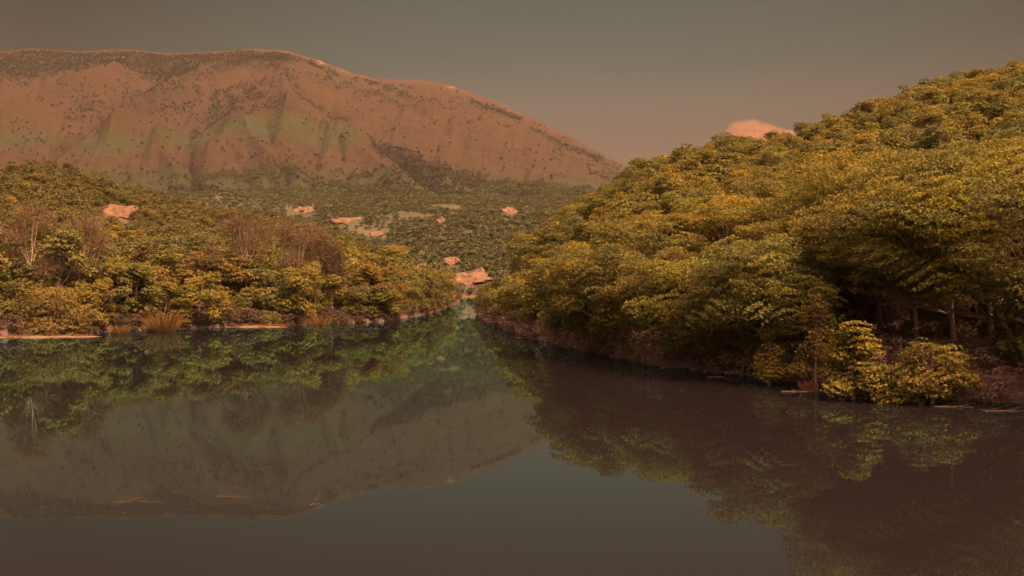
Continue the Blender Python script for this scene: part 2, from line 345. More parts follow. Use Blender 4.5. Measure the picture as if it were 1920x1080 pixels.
def build_terrain():
    a_in = np.arctan((np.arange(-260, 2181, 3.0) - CX) / F)
    a_l = np.linspace(-math.pi, a_in[0], 42)[1:-1]; a_r = np.linspace(a_in[-1], math.pi, 42)[1:-1]
    ang = np.concatenate([a_l, a_in, a_r])
    rad = np.concatenate([np.linspace(0.5, 30, 22), np.geomspace(31, 1150, 300), np.linspace(1156, 2700, 225), np.geomspace(2730, 4000, 12)])
    A, Rr = np.meshgrid(ang, rad)
    X, Y = Rr * np.sin(A), Rr * np.cos(A)
    Z = height(X, Y); px, ca = pxy(X, Y)
    na, nr = len(ang), len(rad)
    # ground cover colours
    cov = np.zeros((nr, na, 3)); il = inland(X, Y)
    litter = np.array((0.24, 0.135, 0.10)); scrub = np.array((0.058, 0.049, 0.022)); tan = np.array((0.032, 0.0160, 0.0050)); green = np.array((0.024, 0.0245, 0.0052)); wood = np.array((0.015, 0.0115, 0.0065)); rock = np.array((0.12, 0.062, 0.034)); bed = np.array((0.11, 0.062, 0.045))
    n = fbm(X / 50, Y / 50, 4, 3)[..., None]
    cov[:] = litter
    far = sstep(180, 420, Rr)[..., None]; cov = cov * (1 - far) + (scrub * (0.75 + 0.5 * n)) * far
    py = mtn_py(Rr, px); mt = (sstep(RM0 - 90, RM0 + 60, Rr) * (np.abs(A) < 1.2))[..., None]
    nn = fbm(px / 45, py / 25, 4, 77)[..., None]; ns = fbm(px / 14, py / 3.5, 4, 78)[..., None]
    mc = tan * (0.78 + 0.28 * nn + 0.22 * ns)
    gb = np.exp(-((py - 272 - 10 * np.sin(px / 90)) / 15) ** 2) * sstep(180, 330, px) * (1 - sstep(640, 720, px)) * 0.75
    gb += np.exp(-(np.hypot((px - 40) / 70, (py - 270) / 14)) ** 2) * 0.8 + np.exp(-(np.hypot((px - 200) / 60, (py - 285) / 16)) ** 2) * 0.7
    gb += sstep(322, 362, py) * (0.75 + 0.45 * np.sin(px / 60)) * (1 - sstep(820, 950, px)) + 0.35 * sstep(300, 360, py) + 0.9 * sstep(338, 374, py)
    gb = np.clip(gb * (0.6 + 1.6 * nn[..., 0]), 0, 1)[..., None]
    mc = mc * (1 - gb) + green * (0.75 + 0.5 * ns) * gb
    wm = np.clip(woods_mask(px, py) * 0.9, 0, 1)[..., None]; mc = mc * (1 - wm) + wood * (0.7 + 0.6 * ns) * wm
    sk = polyi(SKY_M, px); crest = np.exp(-((py - sk) / 9.0) ** 2) * sstep(420, 520, px)
    mc = mc * (1 - 0.35 * crest[..., None]) + np.array((0.075, 0.038, 0.022)) * 0.35 * crest[..., None]
    bare = np.zeros_like(px)
    for bx, by, bw, bh in [(600, 119, 5, 6), (650, 132, 11, 3.5), (846, 165, 7, 3.5), (604, 121, 7, 3), (230, 112, 26, 1.6), (1060, 368, 14, 2.5)]:
        bare += np.exp(-(np.hypot((px - bx) / bw, (py - by) / bh)) ** 2)
    bare = np.clip(bare * (0.3 + 1.3 * ns[..., 0]), 0, 1)[..., None]; mc = mc * (1 - bare) + rock * bare
    cov = cov * (1 - mt) + mc * mt
    wet = (il < 2.6)[..., None] & (Rr < 330)[..., None]; cov = np.where(wet, bed, cov)
    me_idx = np.arange(nr * na).reshape(nr, na)
    V = np.stack([X, Y, Z], -1).reshape(-1, 3); Cv = cov.reshape(-1, 3)
    # faces, closed round the full circle
    i0 = me_idx[:-1, :]; i1 = np.roll(i0, -1, 1); j0 = me_idx[1:, :]; j1 = np.roll(j0, -1, 1)
    Q = np.stack([i0, i1, j1, j0], -1)
    rc = np.broadcast_to((0.5 * (rad[:-1] + rad[1:]))[:, None], i0.shape); ac = np.broadcast_to(ang[None, :], i0.shape)
    pc = CX + F * np.tan(np.clip(ac, -0.95, 0.95))
    xm, ym = rc * np.sin(ac), rc * np.cos(ac)
    front = np.abs(ac) < 1.2
    mount = (rc > 1150) & front
    hill = (pc > 895) & front & (inland(xm, ym) > 0) & (rc < 420) & (rc > 30) & (xm > np.interp(ym, XR[:, 0], XR[:, 1])) & ~mount
    for name, sel in (('mountain', mount), ('hill', hill), ('ground', ~(mount | hill))):
        q = Q[sel]; used = np.unique(q); mp = np.full(len(V), -1); mp[used] = np.arange(len(used))
        me = mesh_np(name, V[used], quads=mp[q][:, ::-1], mats=[M_GROUND], smooth=True)
        ca_ = me.color_attributes.new('cover', 'FLOAT_COLOR', 'POINT')
        ca_.data.foreach_set('color', np.concatenate([Cv[used], np.ones((len(used), 1))], 1).astype(np.float32).ravel())
        tag(link(name, me), kind='structure')
build_terrain()

# the lake
lv = [(-110, -6, 0), (60, -6, 0), (60, 366, 0), (-110, 366, 0)]
tag(link('lake', mesh_np('lake', lv, quads=[(0, 1, 2, 3)], mats=[M_WATER])), kind='structure')

# ------------------------------------------------------------------ plants: shapes
def leaves_np(cent, nrm, size, rg, aspect=0.55, bend=0.25):
    """Bent four-point leaves: two quads' worth of area as one folded rhombus each."""
    n = len(cent)
    t = rg.normal(size=(n, 3)); t -= nrm * (t * nrm).sum(1, keepdims=True); t /= np.linalg.norm(t, axis=1, keepdims=True) + 1e-9
    b = np.cross(nrm, t); s = (size * rg.uniform(0.6, 1.35, n))[:, None]
    p0 = cent - t * s * 0.5; p2 = cent + t * s * 0.5 - nrm * s * bend
    p1 = cent + b * s * 0.5 * aspect + nrm * s * 0.08; p3 = cent - b * s * 0.5 * aspect + nrm * s * 0.08
    V = np.stack([p0, p1, p2, p3], 1).reshape(-1, 3)
    return V, np.arange(n * 4).reshape(n, 4)

def unit(v): return v / (np.linalg.norm(v, axis=-1, keepdims=True) + 1e-9)

def lobe_centres(rg, k, H, Rr, base, lean=(0, 0), shape='round'):
    out = []
    while len(out) < k:
        th = rg.uniform(0, 2 * math.pi); h = rg.uniform(0, 1)
        if shape == 'round': prof = math.sin(math.pi * (0.18 + 0.72 * h)) ** 0.8
        elif shape == 'cone': prof = 1.0 - 0.85 * h
        elif shape == 'tall': prof = math.sin(math.pi * (0.2 + 0.7 * h)) * 0.8 + 0.1
        else: prof = 0.35 + 0.75 * math.sin(math.pi * (0.35 + 0.6 * h))
        rr = Rr * prof * math.sqrt(rg.uniform(0.25, 1.0)) * 0.82
        p = np.array((rr * math.cos(th) + lean[0] * h, rr * math.sin(th) + lean[1] * h, base + (H - base) * (0.04 + 0.88 * h)))
        if all(np.linalg.norm((p - q) * (1, 1, 1.5)) > Rr * 0.36 * (16 / k) ** 0.4 for q in out) or rg.random() < 0.02: out.append(p)
    return np.array(out)

def crown_np(seed, H, Rr, base, k, n, leaf, shape='round', flat=0.55, up=0.7, lean=(0, 0), lobe=0.37, shift=(0, 0)):
    rg = np.random.default_rng(seed)
    C = lobe_centres(rg, k, H, Rr, base, lean, shape) + (shift[0], shift[1], 0)
    lr = Rr * lobe * rg.uniform(0.7, 1.25, k) * (16 / k) ** 0.3
    w = lr ** 2; which = rg.choice(k, n, p=w / w.sum())
    d = unit(rg.normal(size=(n, 3)) + (0, 0, 0.35)); rad = rg.uniform(0.15, 1.0, n) ** 0.38
    jag = 0.82 + 0.36 * vnoise(d[:, 0] * 2.6 + which * 7.1, d[:, 1] * 2.6 + d[:, 2] * 3.1, 3)
    off = d * (rad * lr[which] * jag)[:, None] * (1, 1, flat)
    # leaves hang in tiers: pull towards a few heights within each lobe
    tier = 0.20 * Rr * lobe / 0.42; ph = rg.uniform(0, 6.28, (3, k))[:, which]; tl = (off[:, 0] * np.sin(ph[1]) + off[:, 1] * np.cos(ph[1])) * 0.35 + 0.25 * np.sin(off[:, 0] * 2.1 + ph[2]); oz = off[:, 2] + tl + ph[0]; off[:, 2] += 0.42 * (np.round(oz / tier) * tier - oz)
    P = C[which] + off
    axis = np.array((0, 0, base + 0.45 * (H - base)))
    nr = unit(up * np.array((0, 0, 1.0)) + 0.45 * unit(P - axis) + 0.5 * rg.normal(size=(n, 3)))
    V, Q = leaves_np(P, nr, leaf, rg)
    tone = np.clip(0.32 + 0.16 * rg.normal(size=n) + 0.14 * rg.normal(size=k)[which], 0, 1)
    return V, Q, tone, C

def tube_np(pts, rad, sides=6):
    pts = np.asarray(pts, float); n = len(pts); V = []; Q = []
    for i in range(n):
        t = unit(pts[min(i + 1, n - 1)] - pts[max(i - 1, 0)]); a = np.array((1.0, 0, 0)) if abs(t[0]) < 0.8 else np.array((0, 1.0, 0))
        u = unit(np.cross(t, a)); v = np.cross(t, u)
        for s in range(sides):
            th = 2 * math.pi * s / sides; V.append(pts[i] + (u * math.cos(th) + v * math.sin(th)) * rad[i])
    for i in range(n - 1):
        for s in range(sides):
            s2 = (s + 1) % sides; Q.append((i * sides + s, i * sides + s2, (i + 1) * sides + s2, (i + 1) * sides + s))
    Q.append(tuple((n - 1) * sides + s for s in (0, 1, 2, 3)) if sides == 4 else (n * sides - sides, n * sides - sides + 1, n * sides - sides + 2, n * sides - sides + 3))
    return np.array(V), np.array(Q)

class Bag:
    def __init__(s): s.V, s.Q, s.t, s.n = [], [], [], 0
    def add(s, V, Q, tone=None):
        s.V.append(V); s.Q.append(np.asarray(Q) + s.n); s.n += len(V); s.t.append(np.full(len(Q), 0.4) if tone is None else tone)
    def mesh(s, name, m, smooth=False):
        me = mesh_np(name, np.concatenate(s.V), quads=np.concatenate(s.Q), mats=[m], smooth=smooth)
        t = np.concatenate(s.t)
        if len(t) == len(me.polygons): face_attr(me, 'tone', t)
        return me

def trunk_bag(seed, C, H, base, r0, twigs=0, lean=(0, 0)):
    rg = np.random.default_rng(seed + 500); b = Bag()
    top = np.array((lean[0] * 0.8, lean[1] * 0.8, H * 0.86)); n = 7
    spine = [np.array((0, 0, -0.5)) * 1.0] + [top * (i / n) + np.array((rg.normal() * .12, rg.normal() * .12, 0)) * (i / n) * H * 0.12 for i in range(1, n + 1)]
    rads = [r0 * 1.35] + [r0 * (1 - 0.82 * i / n) for i in range(1, n + 1)]
    b.add(*tube_np(spine, rads, 8))
    for c in C:
        k = int(np.clip(round((c[2] * 0.62) / (H * 0.86) * n), 1, n - 1)); s = spine[k]
        mid = s * 0.5 + c * 0.5 + np.array((0, 0, -0.10 * np.linalg.norm(c - s))) + rg.normal(size=3) * 0.1
        b.add(*tube_np([s, mid, c], [rads[k] * 0.55, rads[k] * 0.36, rads[k] * 0.12], 5))
        for _ in range(twigs):
            e = c + unit(rg.normal(size=3) + (0, 0, 0.3)) * rg.uniform(0.3, 0.8) * (H - base) * 0.14
            b.add(*tube_np([mid * 0.3 + c * 0.7, c * 0.5 + e * 0.5 + rg.normal(size=3) * .06, e], [rads[k] * 0.12, rads[k] * 0.08, 0.006], 4))
    return b

def twig_crown(seed, H, Rr, base, k, n, ln=0.9, wd=0.035, m=None):
    """Fine twigs of a tree still bare: thin blades fanning out of each branch end."""
    rg = np.random.default_rng(seed); C = lobe_centres(rg, k, H, Rr, base, shape='tall')
    which = rg.integers(0, k, n); d = unit(rg.normal(size=(n, 3)) * (1, 1, .8) + (0, 0, 0.55))
    P = C[which] + d * (rg.uniform(0, 1, n) ** 0.6 * Rr * 0.40)[:, None]
    e = unit(d + 0.5 * rg.normal(size=(n, 3))); l = (ln * rg.uniform(0.5, 1.2, n))[:, None]; s = unit(np.cross(e, rg.normal(size=(n, 3)))) * wd
    V = np.stack([P - s, P + s, P + e * l + s * .4, P + e * l - s * .4], 1).reshape(-1, 3)
    return V, np.arange(n * 4).reshape(n, 4), np.clip(0.4 + 0.2 * rg.normal(size=n), 0, 1), C

# ---- prototypes: (crown mesh, trunk mesh, height, radius)
def proto(seed, H, Rr, base, k, n, leaf, shape='round', r0=0.16, twigs=2, lm=None, lean=(0, 0), bm=None, **kw):
    V, Q, t, C = crown_np(seed, H, Rr, base, k, n, leaf, shape, lean=lean, **kw)
    me = mesh_np('crown', V, quads=Q, mats=[lm or M_LEAF]); face_attr(me, 'tone', t)
    return me, trunk_bag(seed, C, H, base, r0, twigs, lean).mesh('trunk', bm or M_BARK, True), H, Rr
NEAR = [proto(1, 8.0, 3.9, 1.4, 26, 15000, 0.20), proto(2, 8.6, 3.5, 1.8, 24, 14000, 0.20, 'tall'), proto(3, 7.2, 4.2, 1.2, 28, 15000, 0.20, 'umbrella'), proto(4, 7.8, 3.8, 1.2, 22, 14000, 0.21)]
EDGE = [proto(16, 6.6, 3.3, 0.5, 24, 7500, 0.26, 'round', lean=(1.2, -1.6)), proto(17, 5.8, 3.2, 0.3, 22, 7000, 0.26, 'umbrella', lean=(.8, -1.4)), proto(18, 7.0, 2.8, 0.8, 22, 6500, 0.26, 'tall', lean=(.6, -1.0))]
OVER = [proto(6, 7.2, 3.7, 1.5, 28, 15000, 0.18, 'umbrella', lean=(-1.2, -0.6), shift=(-1.7, -0.7), r0=0.12), proto(7, 6.4, 3.4, 1.1, 24, 13000, 0.18, 'round', lean=(-1.0, -0.5), shift=(-1.7, -0.6), r0=0.11), proto(8, 8.0, 3.4, 1.9, 26, 13500, 0.18, 'round', lean=(-1.0, -0.8), shift=(-1.5, -0.8), r0=0.12)]
HIGH = [proto(9, 8.6, 4.4, 3.3, 30, 19000, 0.18, 'umbrella', lean=(-1.2, -0.6), shift=(-2.6, -1.0), r0=0.15), proto(10, 9.4, 4.2, 3.4, 30, 18000, 0.18, 'round', lean=(-1.0, -0.8), shift=(-2.4, -1.2), r0=0.16)]
MIDP = [proto(11, 8.0, 3.9, 1.0, 22, 5200, 0.34), proto(12, 8.4, 3.4, 1.4, 20, 4800, 0.34, 'tall'), proto(13, 7.4, 4.1, 1.0, 24, 5200, 0.34, 'umbrella'), proto(14, 7.8, 3.7, 0.8, 18, 4800, 0.35), proto(15, 6.6, 3.6, 0.4, 18, 4600, 0.33, 'cone')]
def far_proto(name, seed, H, Rr, base, k, n, leaf, m, shape='round'):
    V, Q, t, C = crown_np(seed, H, Rr, base, k, n, leaf, shape)
    b = Bag(); b.add(V, Q, t); me = b.mesh(name, m); return bpy.data.objects.new(name, me)   # source shape of the far masses, not linked itself
FARP = [far_proto('far_crown', 21 + i, 7.6, 3.8, 0.5, 20, 3000, 0.42, M_LEAF, s) for i, s in enumerate(('round', 'umbrella', 'tall', 'round'))]
M_SCRUB = leaf_mat('hazed_scrub_leaves', [(0.0, (0.056, 0.056, 0.024)), (0.5, (0.086, 0.082, 0.029)), (1.0, (0.122, 0.108, 0.034))], 0.2)  # greyed and lightened: distance haze put into the leaf colour
SCRP = [far_proto('scrub_crown', 31 + i, 4.6, 2.7, 0.0, 8, 260, 0.95, M_SCRUB) for i in range(2)]
SHRP = [far_proto('hill_shrub_crown', 41 + i, 6.0, 3.2, -0.3, 6, 110, 1.9, M_SHRUB) for i in range(2)]

FARL = [far_proto('far_crown', 81 + i, 7.6, 3.7, 0.5, 18, 2000, 0.5, M_FARLEAF, s) for i, s in enumerate(('round', 'umbrella', 'tall'))]
def scatter(name, pts, rot, scl, protos, label, kind='stuff', cat=None, seed=0):
    """ONE object: a point cloud mesh whose points carry copies of a few source shapes."""
    me = bpy.data.meshes.new(name); me.vertices.add(len(pts)); me.vertices.foreach_set('co', np.asarray(pts, np.float32).ravel())
    for an, vals in (('rot', rot), ('scl', scl)):
        a = me.attributes.new(an, 'FLOAT', 'POINT'); a.data.foreach_set('value', np.asarray(vals, np.float32))
    pick = np.random.default_rng(seed).integers(0, len(protos), len(pts))
    a = me.attributes.new('pick', 'INT', 'POINT'); a.data.foreach_set('value', pick.astype(np.int32))
    o = link(name, me); tag(o, label, cat, kind=kind)
    ng = bpy.data.node_groups.new(name, 'GeometryNodeTree'); ng.interface.new_socket('Geometry', in_out='INPUT', socket_type='NodeSocketGeometry'); ng.interface.new_socket('Geometry', in_out='OUTPUT', socket_type='NodeSocketGeometry')
    n, l = ng.nodes, ng.links; gi = n.new('NodeGroupInput'); go = n.new('NodeGroupOutput'); jn = n.new('GeometryNodeJoinGeometry')
    def attr(nm, ty):
        x = n.new('GeometryNodeInputNamedAttribute'); x.data_type = ty; x.inputs[0].default_value = nm; return x.outputs[0]
    ar, asc, ap = attr('rot', 'FLOAT'), attr('scl', 'FLOAT'), attr('pick', 'INT')
    cx = n.new('ShaderNodeCombineXYZ'); l.new(ar, cx.inputs['Z'])
    for i, p in enumerate(protos):
        inf = n.new('GeometryNodeObjectInfo'); inf.inputs['Object'].default_value = p; inf.inputs['As Instance'].default_value = True
        cmpn = n.new('FunctionNodeCompare'); cmpn.data_type = 'INT'; cmpn.operation = 'EQUAL'
        l.new(ap, cmpn.inputs[2]); cmpn.inputs[3].default_value = i
        ip = n.new('GeometryNodeInstanceOnPoints'); l.new(gi.outputs[0], ip.inputs['Points']); l.new(cmpn.outputs[0], ip.inputs['Selection'])
        l.new(inf.outputs['Geometry'], ip.inputs['Instance']); l.new(cx.outputs[0], ip.inputs['Rotation']); l.new(asc, ip.inputs['Scale'])
        l.new(ip.outputs[0], jn.inputs[0])
    l.new(jn.outputs[0], go.inputs[0])
    md = o.modifiers.new('spread', 'NODES'); md.node_group = ng
    return o

# ------------------------------------------------------------------ bare clay scarps (placed first: trees keep clear of them)
CLAY = [(212, 393, 78, 26, 'pale bare clay scar high on the wooded hump beside the lake', 1.0),
        (420, 363, 30, 7, 'small bare clay strip in the green meadow at the mountain foot', 1.0),
        (563, 394, 48, 18, 'ragged orange clay scar above the crest of the wooded spur', 1.0),
        (648, 412, 66, 14, 'long low orange clay scar with a flat top in the scrub', 1.0),
        (706, 439, 34, 11, 'small upper scar of the stepped pair of clay scars', 1.0),
        (735, 461, 42, 13, 'arched lower scar of the stepped pair of clay scars', 1.0),
        (956, 394, 34, 14, 'lone bright orange scar in scrub nearest the steep wooded hill', 1.1),
        (827, 412, 22, 12, 'small dull clay scar amid dense valley scrub', 0.8),
        (847, 489, 34, 18, 'slanting clay scar just above the cliff at the lake head', 1.0),
        (790, 498, 20, 16, 'small pale clay patch on the tapering wooded spur', 0.9),
        (868, 524, 92, 26, 'wide orange clay cliff along the head of the lake', 1.05),
        (893, 511, 32, 20, 'pitted rounded clay bluff above the lake head cliff', 0.95)]
CLEAR = []
def clay(px, py, w, h, label, tint):
    x0, y0, z0, r0 = ground_hit(px, py + h * 0.5, 150)
    d = y0; hm = 1.15 * h / F * d; wm = 1.1 * w / F * d
    nt_, nr_ = 72, 14; sd_ = int(px * 7 + py)
    th, rr = np.meshgrid(np.linspace(0, 2 * math.pi, nt_, endpoint=False), np.linspace(0, 1, nr_))
    cxn, cyn = np.cos(th), np.sin(th)
    edge = 0.62 + 0.5 * vnoise(cxn * 1.4 + sd_, cyn * 1.4, sd_) + 0.32 * (vnoise(cxn * 5 + sd_, cyn * 5, sd_ + 1) - .5)
    edge *= np.where(cyn > 0, 0.85 + 0.3 * vnoise(cxn * 2.5 + 7, cyn * 0, sd_ + 2), 1.0)
    U = cxn * rr * edge; Vv = (cyn * rr * edge + 1) * 0.5
    bumps = (fbm(U * 4 + sd_, Vv * 2.0 + 3, 4, sd_) - 0.5) * hm * 0.5
    lip = np.clip((rr - 0.82) / 0.18, 0, 1) ** 2 * hm * 0.22        # the rim runs into the soil
    Xw = x0 + U * wm / 2; Yw = y0 + Vv * hm * 1.1 + bumps + lip; Zw = z0 + Vv * hm - 0.1 * hm + 0.12 * U * hm * math.sin(sd_)
    P = np.stack([Xw, Yw, Zw], -1).reshape(-1, 3); back = P + (0, hm * 1.3, -hm * 0.55)
    nP = len(P); idx = np.arange(nP).reshape(nr_, nt_); nx1 = np.roll(idx, -1, 1)
    q = np.stack([idx[:-1], idx[1:], nx1[1:], nx1[:-1]], -1).reshape(-1, 4)
    side = np.stack([idx[-1], idx[-1] + nP, nx1[-1] + nP, nx1[-1]], -1)
    me = mesh_np('clay_scar', np.concatenate([P, back]) - np.array((x0, y0, z0)), quads=np.concatenate([q, q[:, ::-1] + nP, side]), mats=[M_CLAY])
    o = link('clay_scar', me, loc=(x0, y0, z0)); tag(o, label, 'clay scar', 'bare clay scars in the valley'); o.color = (tint, tint, tint, 1)
    CLEAR.append((px, py, w * 0.5, h * 0.55, r0))
for c in CLAY: clay(*c)

def is_clear(x, y, z, tall):
    """False where a tree would grow on, or right in front of, a bare scar."""
    px = CX + F * x / y; r = np.hypot(x, y); ok = np.ones(len(x), bool)
    for cx, cyy, hw, hh, r0 in CLEAR:
        top = HY - (z + tall - CAMZ) * F / y; bot = HY - (z - CAMZ) * F / y
        ok &= ~((np.abs(px - cx) < hw + tall * 0.25 * F / y) & (r < r0 + 14) & (r > r0 * 0.45) & (top < cyy + hh * 0.8) & (bot > cyy - hh))
    return ok | (np.random.default_rng(3).random(len(x)) < 0.07)

# ------------------------------------------------------------------ where the trees stand
def jitter_grid(x0, x1, y0, y1, step, rg):
    gx, gy = np.meshgrid(np.arange(x0, x1, step), np.arange(y0, y1, step)); gx[1::2] += step / 2
    x = gx.ravel() + rg.uniform(-.38, .38, gx.size) * step; y = gy.ravel() + rg.uniform(-.38, .38, gx.size) * step
    return x, y
TINTS = {'golden-olive': (1.16, 1.05, 0.9), 'olive': (1.0, 1.0, 1.0), 'deep-green': (0.84, 0.94, 1.15), 'bronze': (1.12, 0.92, 0.95), 'yellow-green': (1.0, 1.08, 0.85)}
TN = list(TINTS)
cand = []          # x, y, z, height, radius, which bank
for px_, d_, h_ in [(2060, 39, 6.2), (2130, 38, 7), (2240, 36, 7.2), (2380, 34, 7.2), (2550, 32, 7.2), (2090, 44, 7)]: cand.append(((px_ - CX) / F * d_, float(d_), 0.4, h_, 'F'))  # trees beyond the frame edge, added to keep sun off the near bank
x, y = jitter_grid(-20, 190, 34, 300, 3.5, rng)
il = inland(x, y); xr = np.interp(y, XR[:, 0], XR[:, 1]); px, ca = pxy(x, y); r = np.hypot(x, y)
ok = (x - xr > 2.6) & (px > 880) & (px < 2120) & (r < polyi(RNG_R, px) + 25)
x, y = x[ok], y[ok]; z = height(x, y)
hgt = 4.0 + 4.2 * rng.random(len(x)) ** 1.4; gap_ = fbm(x / 11, y / 11, 2, 63) < 0.27; px, ca = pxy(x, y)
nearR = (px > 1600) & (np.hypot(x, y) < 68)
for i in range(len(x)):
    hgt[i] *= np.interp(px[i], [900, 1200], [0.68, 1.0])
    if not nearR[i] and not gap_[i]: cand.append((x[i], y[i], z[i], hgt[i], 'R'))
for px_, d_, h_ in [(1650, 54, 8.2), (1720, 51, 8.4), (1790, 48, 8.6), (1865, 46, 8.4), (1945, 45, 8.8), (1690, 58, 8.8), (1765, 55, 9), (1840, 53, 9), (1920, 51, 9), (2010, 49, 9), (1640, 63, 8.6), (1730, 62, 9), (1815, 60, 9), (1890, 58, 9), (1975, 57, 9), (2060, 52, 9), (2080, 60, 9), (2120, 45, 9), (2250, 42, 9), (2380, 40, 9), (2180, 50, 9.5), (2330, 47, 9.5), (2500, 38, 9), (2480, 45, 9.5), (2200, 57, 9.5), (2700, 35, 9), (2650, 41, 9), (2050, 43.5, 8)]:  # columns past the frame edge are unseen trees added to shade the bank
    x_ = (px_ - CX) / F * d_; cand.append((x_, d_, float(height(np.array([x_]), np.array([float(d_)]))[0]), h_, 'H'))
yy0 = 36.0
while yy0 < 166:
    xs = float(np.interp(yy0, XR[:, 0], XR[:, 1])) + rng.uniform(0.5, 1.5)
    if not yy0 < 49.5: cand.append((xs, yy0, 0.35, rng.uniform(5.2, 7.6) * (1 if yy0 < 78 else 0.85 if yy0 < 110 else 0.7), 'F'))
    yy0 += rng.uniform(1.6, 2.5) * (1 if yy0 < 80 else 1.35)
a_ = np.array([(-56, 84), (-49, 89), (-39, 106), (-29, 114), (-16.5, 128), (-13.5, 160), (-13.7, 233)], float)
for (xa, ya), (xb, yb) in zip(a_[:-1], a_[1:]):
    ln = math.hypot(xb - xa, yb - ya); t0 = 0.5
    while t0 < ln:
        f_ = t0 / ln; qx, qy = xa + (xb - xa) * f_ - rng.uniform(.8, 2.2), ya + (yb - ya) * f_ + rng.uniform(.3, 1.5)
        pq = CX + F * qx / qy
        if not (pq < 150 or 370 < pq < 530 or 560 < pq < 625): cand.append((qx, qy, 0.35, rng.uniform(4.5, 7.5), 'G'))
        t0 += rng.uniform(2.2, 3.6)
x, y = jitter_grid(-330, 0, 84, 470, 4.3, rng)
xl = np.interp(y, XL[:, 0], XL[:, 1]); px, ca = pxy(x, y); r = np.hypot(x, y)
ok = (xl - x > 3.0) & (px > -140) & (px < 900) & (r < polyi(RNG_L, px) + 20) & (y < 372)
ok |= (y >= 372) & (px > -140) & (px < 700) & (r < polyi(RNG_L, px) + 20)
x, y = x[ok], y[ok]; z = height(x, y); r = np.hypot(x, y)
hgt = rng.uniform(5.2, 8.2, len(x)); hgt = np.where((r < 185), hgt * rng.uniform(1.0, 1.4, len(x)), hgt)
k = is_clear(x, y, z, 7.5)
x, y, z, hgt = x[k], y[k], z[k], hgt[k]
for i in range(len(x)): cand.append((x[i], y[i], z[i], hgt[i], 'L'))
cx_ = np.array([c[0] for c in cand]); cy_ = np.array([c[1] for c in cand]); cz_ = np.array([c[2] for c in cand]); ch_ = np.array([c[3] for c in cand]); cs_ = np.array([c[4] for c in cand])
# which of them show largest: a coarse z-buffer of ellipses, nearest first
ZB = np.zeros((270, 480), bool); vis = np.zeros(len(cand)); cpx = np.zeros(len(cand)); cpy = np.zeros(len(cand))
for i in np.argsort(np.hypot(cx_, cy_)):
    s = 0.25 * F / cy_[i]; ux = (CX * 0.25 + cx_[i] * s); uy = HY * 0.25 - (cz_[i] + ch_[i] * 0.57 - CAMZ) * s; a = ch_[i] * 0.36 * s; b = ch_[i] * 0.40 * s
    x0, x1, y0, y1 = int(max(0, ux - a)), int(min(479, ux + a)) + 1, int(max(0, uy - b)), int(min(269, uy + b)) + 1
    cpx[i], cpy[i] = ux * 4, uy * 4
    if x1 <= x0 or y1 <= y0: continue
    yy, xx = np.mgrid[y0:y1, x0:x1]; ell = ((xx - ux) / a) ** 2 + ((yy - uy) / b) ** 2 < 1
    sub = ZB[y0:y1, x0:x1]; new = ell & ~sub
    if new.any(): cpx[i] = xx[new].mean() * 4; cpy[i] = yy[new].mean() * 4
    vis[i] = new.sum(); sub |= ell
order = np.argsort(-vis); single = set(order[:268].tolist())

ONES = ['zero', 'one', 'two', 'three', 'four', 'five', 'six', 'seven', 'eight', 'nine', 'ten', 'eleven', 'twelve', 'thirteen', 'fourteen', 'fifteen', 'sixteen', 'seventeen', 'eighteen', 'nineteen']
TENS = ['', '', 'twenty', 'thirty', 'forty', 'fifty', 'sixty', 'seventy', 'eighty', 'ninety']
def say(v):
    v = int(max(1, min(99, round(v))))
    return ONES[v] if v < 20 else TENS[v // 10] + ('-' + ONES[v % 10] if v % 10 else '')

def tree(pr, loc, rz, s, label, cat='tree', group=None, name='broadleaf_tree', tint=(1, 1, 1), lean=(0, 0), sz=1.0, cname='crown', tname='trunk'):
    root = bpy.data.objects.new(name, None); COL.objects.link(root); root.empty_display_size = 0.3
    root.location = loc; root.rotation_euler = (lean[0], lean[1], rz); root.scale = (s, s, s * sz); tag(root, label, cat, group)
    t = link(tname, pr[1], root); c = link(cname, pr[0], root); c.color = (*tint, 1)
    return root

seen = set(); rest_near, rest = [], []
for i in range(len(cand)):
    d = math.hypot(cx_[i], cy_[i]); rz = rng.uniform(0, 6.28)
    if i in single:
        ps = (OVER if d < 78 else MIDP) if cs_[i] == 'F' else HIGH if cs_[i] == 'H' else EDGE if cs_[i] == 'G' else NEAR if d < 100 else MIDP
        p = ps[rng.integers(0, len(ps))]; s = ch_[i] / p[2]
        tn = TN[rng.choice(5, p=[.26, .42, .16, .02, .14] if cs_[i] in 'RFH' else [.08, .40, .26, .10, .16])]
        where = 'on the steep wooded hill' if cs_[i] == 'R' else 'overhanging the water at the hill foot' if cs_[i] == 'F' else 'with high crown above the dark hollow' if cs_[i] == 'H' else 'fringing the far shore of the lake' if cs_[i] == 'G' else 'in the low lakeside wood'
        mid_, end_ = ('', '') if cs_[i] in 'FGH' else (' and', ' photo')
        for t_ in [tn] + TN:
            lab = f"{t_} leafy tree {where} {say(cpx[i] / 19.2)} percent across{mid_} {say(cpy[i] / 10.8)} percent down{end_}"
            if lab not in seen: tn = t_; break
        seen.add(lab)
        if cs_[i] in 'FGH': rz = rng.uniform(-.6, .6)
        tree(p, (cx_[i], cy_[i], cz_[i] - 0.1), rz, s, lab, group={'R': 'trees on the steep hill', 'F': 'trees overhanging the water', 'G': 'trees fringing the far shore', 'H': 'high trees over the dark hollow'}.get(cs_[i], 'trees of the lakeside wood'), tint=TINTS[tn])
    else:
        (rest_near if d < 130 else rest).append((i, rz))
